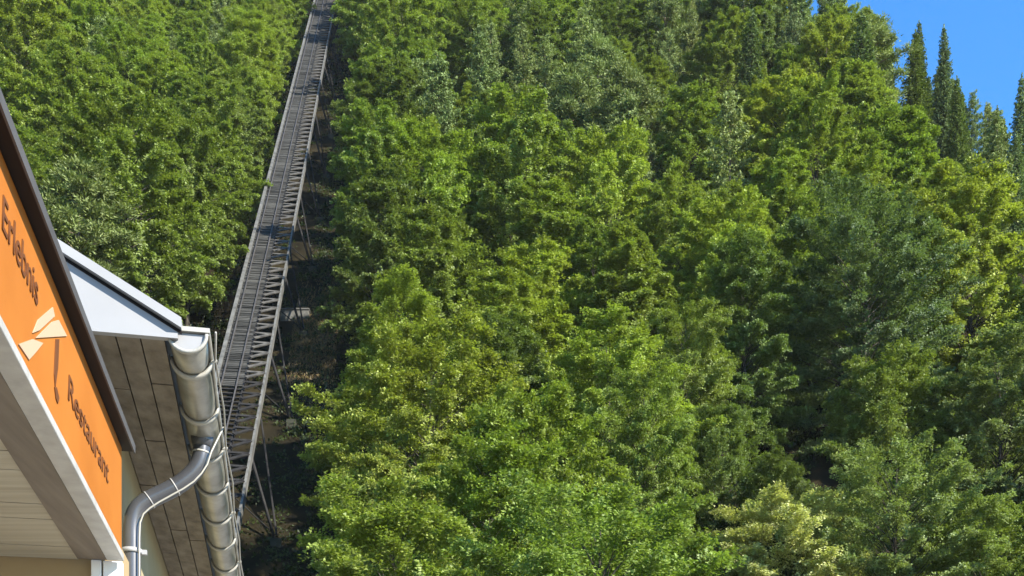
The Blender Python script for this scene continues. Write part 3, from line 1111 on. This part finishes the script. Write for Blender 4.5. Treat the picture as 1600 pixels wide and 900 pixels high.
m = MB()
P = lambda a_, b_, h: O2 + A2 * a_ + B2 * b_ + Zv * h
e0 = EAVE + 0.06
bot = hs - 0.004
tri = [(e0, bot), (e0, hr + 0.02), (-Wd / 2 - 0.3, hr + 0.02 + tn * (Wd / 2 + 0.3 + e0)), (-Wd / 2 - 0.3, bot)]
v = [P(-0.02, b_, h) for b_, h in tri] + [P(0.010, b_, h) for b_, h in tri]
m.add(v, [(0, 1, 2, 3), (7, 6, 5, 4), (0, 4, 5, 1), (1, 5, 6, 2), (2, 6, 7, 3), (3, 7, 4, 0)])
m.build('gable_panel', M['zinc'], gb)
gable('rake_shadow_gap', gb, -0.026, -0.0205, 0, M['brown_metal'], -0.014, -0.002)
gable('rake_flashing', gb, -0.050, -0.0205, 0, M['zinc'], 0.0, 0.040)
gable('roof', gb, -0.018, FAR + 0.1, 0, M['zinc'], 0.022, 0.038)
box2('gable_drip', M['zinc'], gb, (-0.032, -0.0215), (WALL - 2.0, e0), (bot - 0.006, bot + 0.014))


# gutter
def half_round(name, parent, r, th, a0, a1, cx, hz, material, n=14, ang0=math.pi, ang1=2 * math.pi):
    m = MB()
    pr = [(cx + (r) * math.cos(ang0 + (ang1 - ang0) * k / n), hz + r * math.sin(ang0 + (ang1 - ang0) * k / n)) for k in range(n + 1)]
    pi_ = [(cx + (r - th) * math.cos(ang0 + (ang1 - ang0) * k / n), hz + (r - th) * math.sin(ang0 + (ang1 - ang0) * k / n)) for k in range(n + 1)]
    ring = pr + pi_[::-1]
    N = len(ring)
    v = [P(a0, x, z) for x, z in ring] + [P(a1, x, z) for x, z in ring]
    f = [(k, k + N, (k + 1) % N + N, (k + 1) % N) for k in range(N)]
    for k in range(n):
        f.append((k, k + 1, N - 2 - k, N - 1 - k))
        f.append((N + N - 1 - k, N + N - 2 - k, N + k + 1, N + k))
    m.add(v, f)
    return m.build(name, material, parent, True)


gut = thing('roof_gutter', 'pale metal half-round gutter with strap brackets along the brown eaves', 'gutter', (O2.x, O2.y, CZ + hr - 0.08))
RG = 0.075
m = MB()
st = [0.0]
for k in range(int((FAR - 0.2) / 0.46) + 1):
    st += [0.214 + 0.46 * k + q_ for q_ in (0, 0.04, 0.14, 0.30, 0.41)]
st = [q_ for q_ in st if q_ < FAR] + [FAR]
NS = 16
for q_ in st:
    ph = ((q_ - 0.214) / 0.46) % 1.0
    rr_ = RG * (0.93 + 0.10 * math.sin(math.pi * min(1, ph * 1.0)) ** 0.6)
    for w_ in range(NS + 1):
        an = math.pi + math.pi * w_ / NS
        m.v.append(tuple(P(q_, (RG if w_ in (0, NS) else rr_) * math.cos(an), hr + rr_ * math.sin(an))))
for i_ in range(len(st) - 1):
    for w_ in range(NS):
        b_ = i_ * (NS + 1) + w_
        m.f.append((b_, b_ + NS + 1, b_ + NS + 2, b_ + 1))
o_ = m.build('trough', M['gutter'], gut, True)
sm_ = o_.modifiers.new('thickness', 'SOLIDIFY')
sm_.thickness = 0.003
m = MB()
cap = [(RG * 0.985 * math.cos(math.pi + math.pi * k / 16), hr + RG * 0.985 * math.sin(math.pi + math.pi * k / 16)) for k in range(17)]
v = [P(-0.004, x, z) for x, z in cap] + [P(0.002, x, z) for x, z in cap]
m.add(v, [tuple(range(17)), tuple(range(33, 16, -1))] + [(k, k + 17, (k + 1) % 17 + 17, (k + 1) % 17) for k in range(17)])
m.build('end_cap', M['zinc'], gut)
half_round('end_bead', gut, RG + 0.006, 0.012, -0.016, 0.004, 0.0, hr, M['wire'])
m = MB()
m.tube([P(-0.01, RG + 0.006, hr + 0.003), P(FAR, RG + 0.006, hr + 0.003)], 0.009, 8)
m.build('front_bead', M['gutter'], gut, True)
m = MB()
m.box(O2, B2, A2, Zv, (-RG - 0.012, RG + 0.012), (-0.018, 0.02), (hr + 0.004, hr + 0.022))
m.build('end_plate', M['wire'], gut)
s_ = 0.20
for k in range(int((FAR - 0.2) / 0.46)):
    a0 = s_ + 0.46 * k
    half_round('bracket', gut, RG + 0.013, 0.012, a0, a0 + 0.030, 0.0, hr + 0.004, M['wire'])
# outer wire held clear of the gutter
wire = thing('conductor_wire', 'thin pale wire strung along the outside of the gutter', 'wire', (O2.x, O2.y, CZ + hr))
m = MB()
pts = [P(-0.01, RG + 0.035, hr + 0.012)]
for k in range(24):
    pts.append(P(0.2 + 0.46 * k, RG + 0.022 + 0.012 * (k % 2), hr - 0.004 - 0.006 * (k % 3)))
m.tube(pts, 0.004, 6)
m.build('wire', M['wire'], wire, True)
for k in range(0, 22, 2):
    m = MB()
    m.tube([P(0.2 + 0.46 * k, RG + 0.004, hr - 0.01), P(0.2 + 0.46 * k, RG + 0.03, hr - 0.006)], 0.006, 6)
    m.build('clip', M['wire'], wire)

# downpipe: outlet, swan neck, straight run
dp = thing('downpipe', 'dark grey downpipe with swan-neck bend below the gutter', 'downpipe', (-1.75, 5.65, 0))
ctr = [(316, 686), (315.5, 700), (313.5, 716), (307, 731), (296, 744), (280, 757), (262, 767), (243, 776), (228, 784), (216, 794), (209, 808), (206.3, 826), (206, 850), (206, 900)]
ua_ = 0.88


def on_cross(px, py):
    """photo pixel -> point in the vertical plane across the gutter at its outlet"""
    o = O2 + A2 * ua_
    q = (px - 800) / F
    w = (q * o.y - o.x) / (B2.x - q * B2.y)
    p = o + B2 * w
    return Vector((p.x, p.y, CZ + (YH - py) / F * p.y))


cp = [on_cross(*q) for q in ctr]
cp.append(Vector((cp[-1].x, cp[-1].y, 0.0)))
fine = []
for i in range(len(cp) - 1):
    fine += [cp[i]]
    if i < len(cp) - 3:
        q0, q1, q2, q3 = cp[max(i - 1, 0)], cp[i], cp[i + 1], cp[min(i + 2, len(cp) - 1)]
        for t in (0.33, 0.67):
            fine.append(0.5 * ((2 * q1) + (q2 - q0) * t + (2 * q0 - 5 * q1 + 4 * q2 - q3) * t * t + (3 * q1 - q0 - 3 * q2 + q3) * t ** 3))
fine.append(cp[-1])
m = MB()
m.tube(fine, 0.041, 20)
m.build('pipe', M['pipe'], dp, True)
m = MB()
m.tube([on_cross(316, 672), on_cross(316, 690), on_cross(315.8, 699)], [0.056, 0.052, 0.044], 20)
m.build('outlet', M['pipe'], dp, True)


def ring(p, d, r, hgt, material, name):
    m_ = MB()
    m_.tube([p - d * hgt, p + d * hgt], r, 20)
    return m_.build(name, material, dp, True)


ring(on_cross(314.5, 708), Vector((0.1, 0, 1)).normalized(), 0.0435, 0.004, M['wire'], 'collar')
for (q, w) in ((on_cross(273, 761), on_cross(262, 767)), (on_cross(233, 781), on_cross(222, 788))):
    ring(q, (w - q).normalized(), 0.0428, 0.003, M['grey_metal'], 'collar')
pcl = on_cross(206, 862)
ring(pcl, Zv, 0.0475, 0.010, M['zinc'], 'clamp')
m = MB()
m.box(pcl, B2, A2, Zv, (-0.075, -0.03), (-0.012, 0.012), (-0.009, 0.009)); m.build('clamp_stem', M['zinc'], dp)
m = MB()
m.box(pcl, B2, A2, Zv, (0.045, 0.068), (-0.010, 0.010), (-0.012, 0.009)); m.build('clamp_ear', M['zinc'], dp)
# wire clipped along the pipe
pw = thing('pipe_wire', 'thin pale wire clipped down the side of the dark downpipe', 'wire', (-1.72, 5.6, 0))
wp = [(341, 694), (331, 712), (325, 731), (316, 745), (304, 758), (288, 769), (268, 780), (250, 790), (236, 799), (226, 808), (220.5, 822), (219.5, 845), (219.5, 900)]
wpts = [on_cross(*q) - A2 * 0.046 for q in wp]
wpts[0] = P(ua_ - 0.02, RG + 0.022, hr - 0.01)
wpts.append(Vector((wpts[-1].x, wpts[-1].y, 0.0)))
m = MB()
m.tube(wpts, 0.0042, 6)
m.build('wire', M['wire'], pw, True)

# ------------------------------------------------------------------ faint summer haze in the air
m = MB()
m.box(Vector((0, 0, 0)), Vector((1, 0, 0)), Vector((0, 1, 0)), Vector((0, 0, 1)), (-430, 470), (-170, 650), (-3, 330))
hz = m.build('haze', M['leaf'])
hz.data.materials.clear()
hm = bpy.data.materials.new('haze_air')
hm.use_nodes = True
hm.node_tree.nodes.clear()
ho = hm.node_tree.nodes.new('ShaderNodeOutputMaterial')
hv = hm.node_tree.nodes.new('ShaderNodeVolumePrincipled')
hv.inputs['Color'].default_value = (0.92, 0.96, 1.0, 1)
hv.inputs['Density'].default_value = 0.00005
hm.node_tree.links.new(hv.outputs[0], ho.inputs['Volume'])
hz.data.materials.append(hm)
tag(hz, 'faint pale summer haze over the wooded slope', 'haze', kind='stuff')
